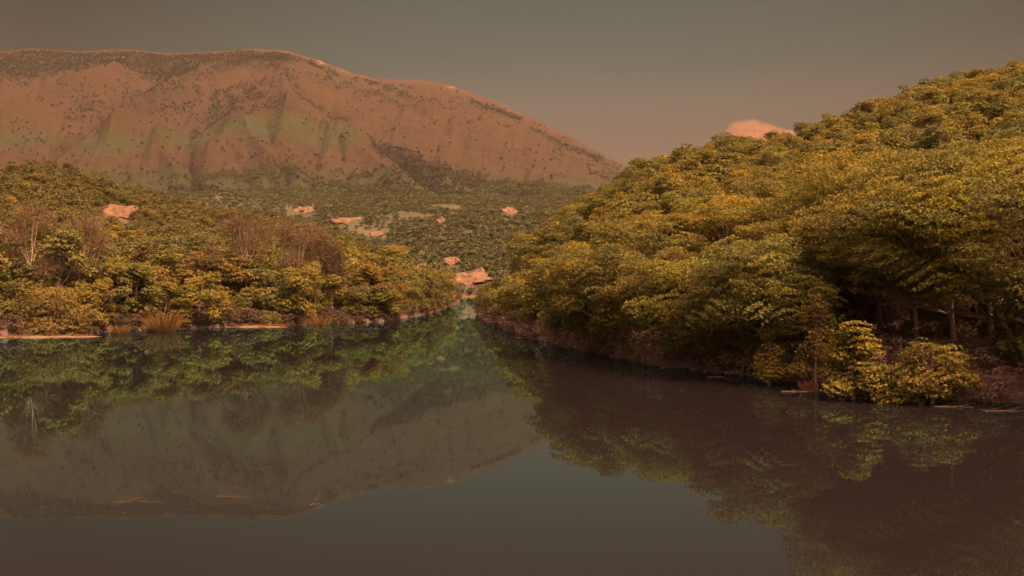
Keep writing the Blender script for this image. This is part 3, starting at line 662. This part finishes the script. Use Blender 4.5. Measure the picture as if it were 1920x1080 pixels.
for nm, lst, side in (('hill_forest', rest, 'R'), ('spur_forest', rest, 'L'), ('hill_forest', rest_near, 'R'), ('spur_forest', rest_near, 'L')):
    q = [(i, rz) for i, rz in lst if cs_[i].replace('F', 'R').replace('H', 'R').replace('G', 'L') == side]
    if not q: continue
    idx = [i for i, _ in q]
    lab = 'far trees of the dense wood on the steep hill' if side == 'R' else 'distant dense wood covering the low spur and hump across the water'
    scatter(nm, np.stack([cx_[idx], cy_[idx], cz_[idx] - 0.2], 1), [rz for _, rz in q], ch_[idx] / 7.6, FARP if side == 'R' else FARL, lab, seed=5)

# valley scrub between the spur and the mountain
x, y = jitter_grid(-420, 330, 372, 1480, 5.2, rng); px, ca = pxy(x, y); r = np.hypot(x, y)
z = height(x, y)
ok = (px > 100) & (px < 1230) & (r > 385) & (r < 1480) & ((r > polyi(RNG_L, px) + 20) | (px > 700)) & ~((px > 1000) & (r < 500))
mead = fbm(x / 70, y / 45, 3, 91); ok &= (rng.random(len(x)) < np.where(r > 820, np.clip((mead - 0.22 - 0.33 * sstep(950, 1480, r)) * 7, 0.03, 1), 0.97))
x, y, z = x[ok], y[ok], z[ok]; k = is_clear(x, y, z, 4.5); x, y, z = x[k], y[k], z[k]
scatter('valley_scrub', np.stack([x, y, z], 1), rng.uniform(0, 6.28, len(x)), rng.uniform(0.45, 1.1, len(x)), SCRP, 'dense olive scrub covering the valley floor below the mountain', seed=6)

# dark shrubs on the mountain
n_try = 190000
px = rng.uniform(-40, 1260, n_try); r = np.sqrt(rng.uniform(1180 ** 2, 2600 ** 2, n_try)); t = (px - CX) / F; ca = 1 / np.hypot(1, t); y = r * ca; x = y * t
py = mtn_py(r, px); den = woods_mask(px, py)
k = rng.random(n_try) < den * 0.8
x, y, px, py = x[k], y[k], px[k], py[k]
scatter('mountain_shrubs', np.stack([x, y, height(x, y)], 1), rng.uniform(0, 6.28, len(x)), 0.14 + 0.55 * rng.random(len(x)) ** 2.6, SHRP, 'dark scrub speckling the grassy mountain', seed=7)


# ------------------------------------------------------------------ single plants and things by the water
def blades(seed, n, h, spread, wd, splay=0.5, droop=0.25):
    rg = np.random.default_rng(seed); a = rg.uniform(0, 6.28, n); rr = spread * np.sqrt(rg.uniform(0, 1, n))
    P = np.stack([rr * np.cos(a) * 1.0, rr * np.sin(a) * .7, np.zeros(n)], 1); d = unit(np.stack([np.cos(a) * splay * rr / spread, np.sin(a) * splay * rr / spread, np.ones(n)], 1) + rg.normal(size=(n, 3)) * 0.18)
    hh = (h * rg.uniform(0.45, 1.1, n))[:, None]; s = unit(np.cross(d, rg.normal(size=(n, 3)))) * wd
    M_ = P + d * hh * 0.6; T_ = M_ + unit(d + np.stack([np.cos(a), np.sin(a), -np.ones(n) * 0.5], 1) * droop) * hh * 0.4
    V = np.stack([P - s, P + s, M_ + s * .8, M_ - s * .8, T_ + s * .15, T_ - s * .15], 1).reshape(-1, 3)
    b = np.arange(n)[:, None] * 6; Q = np.concatenate([b + (0, 1, 2, 3), b + (3, 2, 4, 5)])
    return V, Q, np.tile(np.clip(0.4 + 0.25 * rg.normal(size=n), 0, 1), 2)

def at(px, py, dz=0.0):
    y_ = CAMZ * F / (py - HY); return ((px - CX) / F * y_, y_, dz)

def bush(seed, loc, w, h, label, lm, leaf=0.17, n=3500, shape='round', k=16, base=0.15, name='shrub', cat='shrub', group=None, tint=(1, 1, 1), twigs=3, lean=(0, 0), rz=0.0, **kw):
    V, Q, t, C = crown_np(seed, h, w * 0.5 * 0.86, base, k, n, leaf, shape, lean=lean, **{'lobe': 0.50, **kw})
    cm = mesh_np('crown', V, quads=Q, mats=[lm]); face_attr(cm, 'tone', t)
    tm = trunk_bag(seed, C, h, base, 0.05 + 0.012 * h, twigs, lean).mesh('stem', M_BARK, True)
    return tree((cm, tm, h, w), loc, rz, 1.0, label, cat, group, name, tint, cname='foliage', tname='stem')

# near bank, far end of the picture
bush(101, at(1748, 757), 3.5, 2.7, 'rounded golden shrub standing in the water at the bank, brightest and nearest', M_LEAF, 0.17, 4600, 'round', 18, 0.1, tint=(1.2, 1.05, .8))
bush(102, at(1600, 749), 3.5, 3.6, 'tiered young tree beside the rounded golden shrub', M_LEAF, 0.17, 5600, 'cone', 18, 0.25, name='young_tree', cat='tree', tint=(1.15, 1.08, .8), flat=0.4)
bush(103, at(1646, 752), 2.9, 1.5, 'low spreading shrub filling the gap between young tree and rounded shrub', M_LEAF, 0.16, 2700, 'umbrella', 14, 0.05, tint=(1.2, 1.05, .8))
bush(104, (14.2, 46.4, 0.3), 2.8, 4.4, 'rusty feathery shrub rising behind the tiered young tree', M_RUST, 0.10, 8500, 'cone', 26, 0.0, tint=(1.5, 1.6, .6), name='feathery_shrub')
bush(105, (17.0, 43.6, 0.3), 1.5, 2.3, 'small reddish half dead shrub behind the rounded golden shrub', M_RUST, 0.09, 1100, 'tall', 8, 0.2, tint=(.85, .7, .7))
bush(106, (12.6, 48.6, 0.2), 2.2, 2.6, 'olive shrub with drooping sprays at the waterline before the rusty shrub', M_LEAF, 0.15, 3600, 'cone', 18, 0.0, tint=(1.1, 1, .85))
for k_, (px, py, w, h, n) in enumerate([(1516, 733, .5, .55, 170), (1700, 750, .6, .4, 120), (1600, 748, .7, .3, 120), (1830, 752, .8, .25, 120)]):
    V, Q, t = blades(200 + k_, n, h, w * .5, 0.012); b = Bag(); b.add(V, Q, t); o = link('grass_tuft', b.mesh('grass_tuft', M_STRAW), loc=at(px, py))
    tag(o, ['upright dry grass tuft standing alone on the hill foot waterline', 'short dry grass tuft beneath the rounded golden shrub', 'ragged low grass tuft under the tiered young tree', 'thin flattened grass tuft beside the floating straw strip'][k_], 'grass tuft', 'dry tufts along the water'); o.color = (.75, .6, .6, 1)

# lakeside wood across the water
bush(111, at(95, 626), 9.5, 4.2, 'broad pale olive willow bush on the mud strip across the water', M_LEAF, 0.22, 11000, 'umbrella', 30, 0.0, tint=(1.15, 1.0, 1.2), name='willow_bush', up=0.4)
bush(112, at(30, 626), 5.5, 5.4, 'taller willow bush behind the broad pale one at picture edge', M_LEAF, 0.22, 6500, 'round', 20, 0.3, tint=(.95, .95, 1.1), name='willow_bush', up=0.4)
bush(113, at(455, 611), 5.2, 3.6, 'conical green bush growing on the grassy sandbar', M_LEAF, 0.22, 4800, 'cone', 18, 0.0, tint=(1.0, 1.1, 1.0))
bush(114, at(505, 611), 3.6, 1.5, 'low bush at the tip of the grassy sandbar', M_LEAF, 0.2, 2200, 'umbrella', 10, 0.0, tint=(1.0, .95, 1.0))
bush(115, at(395, 611), 3.4, 1.6, 'low bush at the broad end of the grassy sandbar', M_LEAF, 0.2, 2200, 'umbrella', 10, 0.0, tint=(1.05, .95, 1.0))
for k_, (px, py, w, h, n) in enumerate([(224, 626, 1.6, 1.0, 260), (308, 621, 2.4, 2.6, 420), (285, 621, 2.0, .7, 220), (598, 609, 2.5, 1.3, 240)]):
    V, Q, t = blades(230 + k_, n, h, w * .5, 0.022, 0.8); b = Bag(); b.add(V, Q, t); o = link('reed_clump', b.mesh('reed_clump', M_STRAW), loc=at(px, py))
    tag(o, ['small orange reed clump isolated before the dark gap under trees', 'tall brushy reed clump between willow bush and sandbar', 'low reed clump leaning beside the tall brushy one', 'thin reed clump past the tip of the sandbar'][k_], 'reeds', 'reed clumps across the water'); o.color = (.6, .56, .55, 1)
BARE = [(62, 6, 12.0, 'bare reddish tree with a thin pale trunk nearest the picture edge'), (155, 5, 11.0, 'bare reddish tree with tall pale stem above the willow bush'), (385, 5, 8.5, 'shorter rusty tree behind the broad end of the sandbar'), (462, 7, 13.0, 'tallest bare rusty tree, standing above the conical bush'), (560, 4, 12.2, 'forked bare rusty tree past the sandbar tip'), (592, 5, 11.6, 'broad bare rusty tree with spreading twigs next to the forked one'), (622, 3.5, 9.0, 'lower bare rusty tree at the end of the rusty group')]
for k_, (px, back, h, lab) in enumerate(BARE):
    r0 = float(np.interp(px, _cols, SHORE)) + back; t_ = (px - CX) / F; y_ = r0 / math.hypot(1, t_); x_ = y_ * t_
    V, Q, t, C = twig_crown(300 + k_, h, h * 0.27, h * 0.36, 13, 5200, 0.75, 0.022)
    cm = mesh_np('twigs', V, quads=Q, mats=[M_RUST]); face_attr(cm, 'tone', t)
    tm = trunk_bag(300 + k_, C, h, h * .35, 0.13, 2).mesh('trunk', M_PALEBARK, True)
    tree((cm, tm, h, 3), (x_, y_, float(height(np.array([x_]), np.array([y_]))[0])), 0.0, 1.0, lab, 'tree', 'bare rusty trees in the lakeside wood', 'bare_tree', (1, 1, 1), cname='twigs')

def bar(px0, px1, py, wid, h, label, m, name='sandbar', grass=0, tint=(1, 1, 1), seed=0, tilt=0.0):
    a, b_ = Vector(at(px0, py)), Vector(at(px1, py + tilt)); ln = (b_ - a).length; n_ = 60; m_ = 12
    u, v = np.meshgrid(np.linspace(-1, 1, n_), np.linspace(-1, 1, m_)); prof = np.clip(1 - np.abs(u) ** 3, 0, 1) ** .7 * (0.45 + 0.9 * vnoise(u * 5, u * 0, seed))
    X = u * ln / 2; Y = v * wid / 2 * prof + (vnoise(u * 3, u * 0 + 5, seed) - .5) * wid * .5; Z = h * (1 - v * v) * prof * (0.6 + 0.8 * fbm(u * 14, v * 3, 3, seed)) - 0.02
    P = np.stack([X, Y, Z], -1).reshape(-1, 3); low = P * (1, 1, 0) - (0, 0, 0.25); N_ = n_ * m_; idx = np.arange(N_).reshape(m_, n_)
    q = np.stack([idx[:-1, :-1], idx[:-1, 1:], idx[1:, 1:], idx[1:, :-1]], -1).reshape(-1, 4)
    loop = np.concatenate([idx[0, :], idx[1:, -1], idx[-1, -2::-1], idx[-2:0:-1, 0]]); nx = np.roll(loop, -1)
    me = mesh_np(name, np.concatenate([P, low]), quads=np.concatenate([q, q[:, ::-1] + N_, np.stack([loop, loop + N_, nx + N_, nx], -1)]), mats=[m])
    o = link(name, me, loc=(a + b_) / 2); o.rotation_euler.z = math.atan2(b_.y - a.y, b_.x - a.x); o.color = (*tint, 1)
    tag(o, label, name.replace('_', ' '))
    if grass:
        rg = np.random.default_rng(seed + 3); bb = Bag()
        for _ in range(grass):
            uu = rg.uniform(-.85, .85); V, Q, t = blades(rg.integers(1e6), 26, rg.uniform(.15, .5), .3, 0.014, .9); bb.add(V + (uu * ln / 2, rg.uniform(-.2, .5) * wid, 0.02), Q, t)
        g_ = link('grass', bb.mesh('grass', M_STRAW), o); g_.color = (.8, .72, .6, 1)
    return o
bar(378, 545, 613, 1.6, 0.12, 'thin pale sandbar edged with grass under the conical bush', M_DRIFT, 'sandbar', 60, seed=1)
bar(-60, 195, 634, 1.8, 0.14, 'long orange mud strip in front of the willow bushes', M_DRIFT, 'mud_strip', 40, seed=2, tint=(.9, .8, .7), tilt=-3)
bar(966, 1036, 634, 0.9, 0.09, 'pale floating reed raft off the point of the steep hill', M_DRIFT, 'reed_raft', 24, seed=3, tilt=-3)
bar(1833, 1910, 744, 0.22, 0.05, 'floating straw strip beyond the rounded golden shrub', M_DRIFT, 'straw_strip', 10, seed=4, tilt=3)
bar(836, 904, 557, 3.0, 0.7, 'straight pale reed bed across the head of the lake', M_STRAW, 'reed_bed', 70, seed=5, tint=(.8, .8, .8))

def driftwood(seed, px0, px1, py, n, label, thick=0.035, tint=(1, 1, 1)):
    rg = np.random.default_rng(seed); a, b_ = np.array(at(px0, py)), np.array(at(px1, py)); c = (a + b_) / 2; ln = abs(b_[0] - a[0]); bg_ = Bag()
    for k in range(n):
        l = ln * (1 if k == 0 else rg.uniform(.25, .7)); x0 = rg.uniform(-ln / 2, ln / 2 - l); yy = rg.uniform(-.25, .25); r_ = thick * (1 if k == 0 else rg.uniform(.3, .7)); lift = 0 if k == 0 else rg.uniform(0, .22) * (k % 3 == 1)
        pts = [np.array((x0 + l * f, yy + .08 * rg.normal(), 0.012 + lift * f + .01 * rg.normal())) for f in np.linspace(0, 1, 6)]
        bg_.add(*tube_np(pts, [r_ * (1 - .6 * f) for f in np.linspace(0, 1, 6)], 6))
    o = link('driftwood', bg_.mesh('driftwood', M_DRIFT, True), loc=tuple(c)); tag(o, label, 'driftwood', 'floating wood and twigs'); return o
driftwood(401, 1330, 1356, 707, 4, 'short pale floating log under the hanging sprig', .04)
driftwood(402, 1466, 1530, 735, 7, 'thin orange sticks afloat by the upright grass tuft', .03)
driftwood(403, 1640, 1700, 749, 8, 'floating sticks between the young tree and rounded shrub', .03)
driftwood(404, 1752, 1828, 763, 9, 'weedy sticks afloat in front of the rounded golden shrub', .022)
driftwood(405, 1840, 1925, 770, 8, 'dim reddish sticks afloat nearest the picture corner', .02)
driftwood(406, 218, 310, 938, 7, 'long thin twigs drifting in the reflection of the mountain', .0045)
driftwood(407, 404, 474, 931, 6, 'short crossing twigs drifting beside the long ones', .004)
driftwood(408, 586, 602, 943, 3, 'tiny pale twig scrap floating near the reflected summit', .008)
driftwood(409, 836, 850, 901, 3, 'tiny pale twig scrap floating under the reflected far slope', .008)

# head of the lake and mountain foot
bush(121, (-19.3, 360.5, 0.5), 6.0, 4.6, 'dark round bush in front of the wide clay cliff', M_SHRUB, 0.4, 1500, 'round', 12, 0.0, tint=(1.3, 1.2, 1.1))
bush(122, (-15.2, 360.5, 0.5), 3.6, 3.0, 'smaller dark bush beside the round one at the cliff', M_SHRUB, 0.35, 900, 'round', 9, 0.0, tint=(1.3, 1.2, 1.1))
bush(123, (-12.6, 362, 0.6), 4.6, 3.8, 'pale straw coloured bush at the end of the reed bed', M_RUST, 0.35, 900, 'round', 9, 0.0, tint=(1, 1.1, .8))
LONE = [(690, 325, 'upper of two dark trees on the bare triangular slope'), (703, 317, 'dark tree at the top of the bare triangular slope'), (697, 329, 'low dark tree close under its two companions'), (729, 344, 'largest round dark tree alone on the bare slope foot'), (645, 299, 'lone dark tree in the grass above the bare triangle'), (581, 304, 'lone dark tree in middle of the grassy face'), (472, 294, 'small lone dark tree high on the grassy face'), (589, 350, 'dark tree at the lower edge of the grassy face'), (754, 290, 'dark tree at the head of the slanting wood strip'), (768, 294, 'second dark tree at the head of the slanting wood'), (783, 298, 'third dark tree along the top of the slanting wood'), (712, 286, 'first dark tree on the ridge left of slanting wood')]
LSH = bush(131, (0, 0, 0), 9.0, 7.0, LONE[0][2], M_SHRUB, 0.9, 700, 'round', 9, -.2, name='slope_tree', cat='tree', group='lone dark trees on the mountain')
for k_, (px, py, lab) in enumerate(LONE):
    x_, y_, z_, r_ = ground_hit(px, py + 4, 1150); lab = lab.replace(' left of', ' before the')
    if k_ == 0: o = LSH
    else:
        o = LSH.copy(); COL.objects.link(o)
        for ch in LSH.children: c_ = ch.copy(); COL.objects.link(c_); c_.parent = o
    o['label'] = lab; o.location = (x_, y_, z_); o.rotation_euler.z = k_ * 1.3; s_ = (1.3 if 'largest' in lab else rng.uniform(.75, 1.05)); o.scale = (s_, s_, s_)

# brown brush added under the trees of both banks to lift the shade
pts = []
for yy in np.arange(47, 175, 0.55):
    xs = float(np.interp(yy, XR[:, 0], XR[:, 1]))
    for _ in range(3): pts.append((xs + rng.uniform(0.9 if yy > 50 else 3.0, 6.5 if yy > 50 else 12), yy + rng.uniform(-.3, .3)))
for yy in np.arange(84, 135, 0.22):
    xs = float(np.interp(yy, XL[:, 0], XL[:, 1]))
    for _ in range(2): pts.append((xs - rng.uniform(0.9, 6.0), yy))
for yy in np.arange(135, 300, 0.8): pts.append((float(np.interp(yy, XL[:, 0], XL[:, 1])) - rng.uniform(-.2, 3.0), yy))
pts = np.array(pts)
BRS = []
for i in range(2):
    V, Q, t = blades(500 + i, 150, 1.0, .7, 0.012, 1.2, .5); b = Bag(); b.add(V, Q, t); BRS.append(bpy.data.objects.new('brush', b.mesh('brush', M_BRUSH)))
scatter('fill_brush', np.stack([pts[:, 0], pts[:, 1], height(pts[:, 0], pts[:, 1]) - .05], 1), rng.uniform(0, 6.28, len(pts)), rng.uniform(.5, 1.5, len(pts)), BRS, 'reddish brush added under the trees of both banks to lift the shade', seed=8)

# undergrowth added along both banks; paler brown at the hill foot lifts the shade
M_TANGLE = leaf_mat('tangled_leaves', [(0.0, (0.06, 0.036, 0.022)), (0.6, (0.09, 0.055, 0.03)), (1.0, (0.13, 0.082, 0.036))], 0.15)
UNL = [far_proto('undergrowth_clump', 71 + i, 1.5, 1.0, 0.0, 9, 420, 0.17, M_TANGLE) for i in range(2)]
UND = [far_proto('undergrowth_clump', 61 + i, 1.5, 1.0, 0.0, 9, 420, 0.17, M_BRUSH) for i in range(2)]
pts = []
for yy in np.arange(40, 168, 0.33):
    xs = float(np.interp(yy, XR[:, 0], XR[:, 1]))
    for _ in range(3 if yy < 90 else 2): pts.append((xs + (rng.random() ** 1.9) * (16 if yy < 62 else 7) - 0.35, yy))
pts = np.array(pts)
scatter('undergrowth', np.stack([pts[:, 0], pts[:, 1], np.maximum(height(pts[:, 0], pts[:, 1]), -.1) - .1], 1), rng.uniform(0, 6.28, len(pts)), rng.uniform(.45, 1.25, len(pts)), UND, 'brown tangled undergrowth added to lift the shade along the hill foot', seed=9)

pts = []
for yy in np.arange(84, 135, 0.16):
    xs = float(np.interp(yy, XL[:, 0], XL[:, 1]))
    for _ in range(2): pts.append((xs - rng.random() ** 1.6 * 6 + 0.3, yy))
for yy in np.arange(135, 320, 0.5): pts.append((float(np.interp(yy, XL[:, 0], XL[:, 1])) - rng.uniform(-.3, 3.0), yy))
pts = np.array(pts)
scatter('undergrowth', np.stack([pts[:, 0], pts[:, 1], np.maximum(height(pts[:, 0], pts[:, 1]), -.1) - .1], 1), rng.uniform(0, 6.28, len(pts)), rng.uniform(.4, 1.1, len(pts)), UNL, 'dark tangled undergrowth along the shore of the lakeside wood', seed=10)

# cloud behind the hill
def cloud():
    import bmesh
    m = bpy.data.materials.new('cloud'); m.use_nodes = True; n = m.node_tree.nodes; l = m.node_tree.links; n.remove(n['Principled BSDF'])
    LUMPS = [(1385, 247, 30, 26), (1408, 244, 36, 25), (1432, 248, 36, 22), (1456, 251, 30, 14), (1368, 258, 16, 22), (1478, 249, 30, 7), (1400, 266, 60, 20)]
    geo = n.new('ShaderNodeNewGeometry'); acc = None
    nz = n.new('ShaderNodeTexNoise'); nz.inputs['Scale'].default_value = 0.012; nz.inputs['Detail'].default_value = 5; l.new(geo.outputs['Position'], nz.inputs['Vector'])
    for px, py, a, c in LUMPS:
        s_ = 9500.0 / F; sub = n.new('ShaderNodeVectorMath'); sub.operation = 'SUBTRACT'; sub.inputs[1].default_value = ((px - CX) * s_, 9500.0, CAMZ + (HY - py) * s_); l.new(geo.outputs['Position'], sub.inputs[0])
        dv = n.new('ShaderNodeVectorMath'); dv.operation = 'DIVIDE'; dv.inputs[1].default_value = (a * s_, a * .8 * s_, c * s_); l.new(sub.outputs[0], dv.inputs[0])
        ln = n.new('ShaderNodeVectorMath'); ln.operation = 'LENGTH'; l.new(dv.outputs[0], ln.inputs[0])
        if acc is None: acc = ln.outputs['Value']
        else:
            mn = n.new('ShaderNodeMath'); mn.operation = 'MINIMUM'; l.new(acc, mn.inputs[0]); l.new(ln.outputs['Value'], mn.inputs[1]); acc = mn.outputs[0]
    ad = n.new('ShaderNodeMath'); ad.operation = 'MULTIPLY_ADD'; ad.inputs[1].default_value = 0.45; l.new(nz.outputs[0], ad.inputs[0]); l.new(acc, ad.inputs[2])
    mr_ = n.new('ShaderNodeMapRange'); mr_.inputs['From Min'].default_value = 1.12; mr_.inputs['From Max'].default_value = 0.80; mr_.inputs['To Min'].default_value = 0; mr_.inputs['To Max'].default_value = 0.0058; l.new(ad.outputs[0], mr_.inputs['Value'])
    pv = n.new('ShaderNodeVolumePrincipled'); pv.inputs['Color'].default_value = (0.50, 0.24, 0.10, 1); pv.inputs['Anisotropy'].default_value = 0.0; l.new(mr_.outputs[0], pv.inputs['Density'])
    l.new(pv.outputs[0], n['Material Output'].inputs['Volume'])
    V, T, off = [], [], 0; d = 9500.0  # metres off
    bm = bmesh.new(); bmesh.ops.create_icosphere(bm, subdivisions=5, radius=1); bv = np.array([v.co[:] for v in bm.verts]); bf = np.array([[v.index for v in f.verts] for f in bm.faces]); bm.free()
    for px, py, a, c in LUMPS:
        s_ = d / F; cen = np.array(((px - CX) * s_, d, CAMZ + (HY - py) * s_))
        dn = 0.98 + 0.10 * fbm(bv[:, 0] * 2 + px, bv[:, 2] * 2 + bv[:, 1] * 1.3, 5, 3)
        V.append(cen + bv * dn[:, None] * np.array((a, a * .8, c)) * s_); T.append(bf + off); off += len(bv)
    V = np.concatenate(V); c0 = V.mean(0)
    o = link('cloud', mesh_np('cloud', V - c0, tris=np.concatenate(T), mats=[m], smooth=True), loc=tuple(c0)); tag(o, 'single glowing pink cloud rising behind the steep wooded hill', 'cloud')
cloud()

# warm dusty air
def haze():
    m = bpy.data.materials.new('haze'); m.use_nodes = True; n = m.node_tree.nodes; n.remove(n['Principled BSDF'])
    v = n.new('ShaderNodeVolumePrincipled'); v.inputs['Color'].default_value = (0.92, 0.76, 0.56, 1); v.inputs['Density'].default_value = 0.000025
    m.node_tree.links.new(v.outputs[0], n['Material Output'].inputs['Volume'])
    a, z0, z1 = 4200, -12.0, 760.0
    vs = [(x_, y_, z_) for z_ in (z0, z1) for x_, y_ in ((-a, -a), (a, -a), (a, a), (-a, a))]
    o = link('haze', mesh_np('haze', vs, quads=[(3, 2, 1, 0), (4, 5, 6, 7), (0, 1, 5, 4), (1, 2, 6, 5), (2, 3, 7, 6), (3, 0, 4, 7)], mats=[m])); tag(o, 'thin warm haze lying over the whole valley', kind='stuff')
haze()
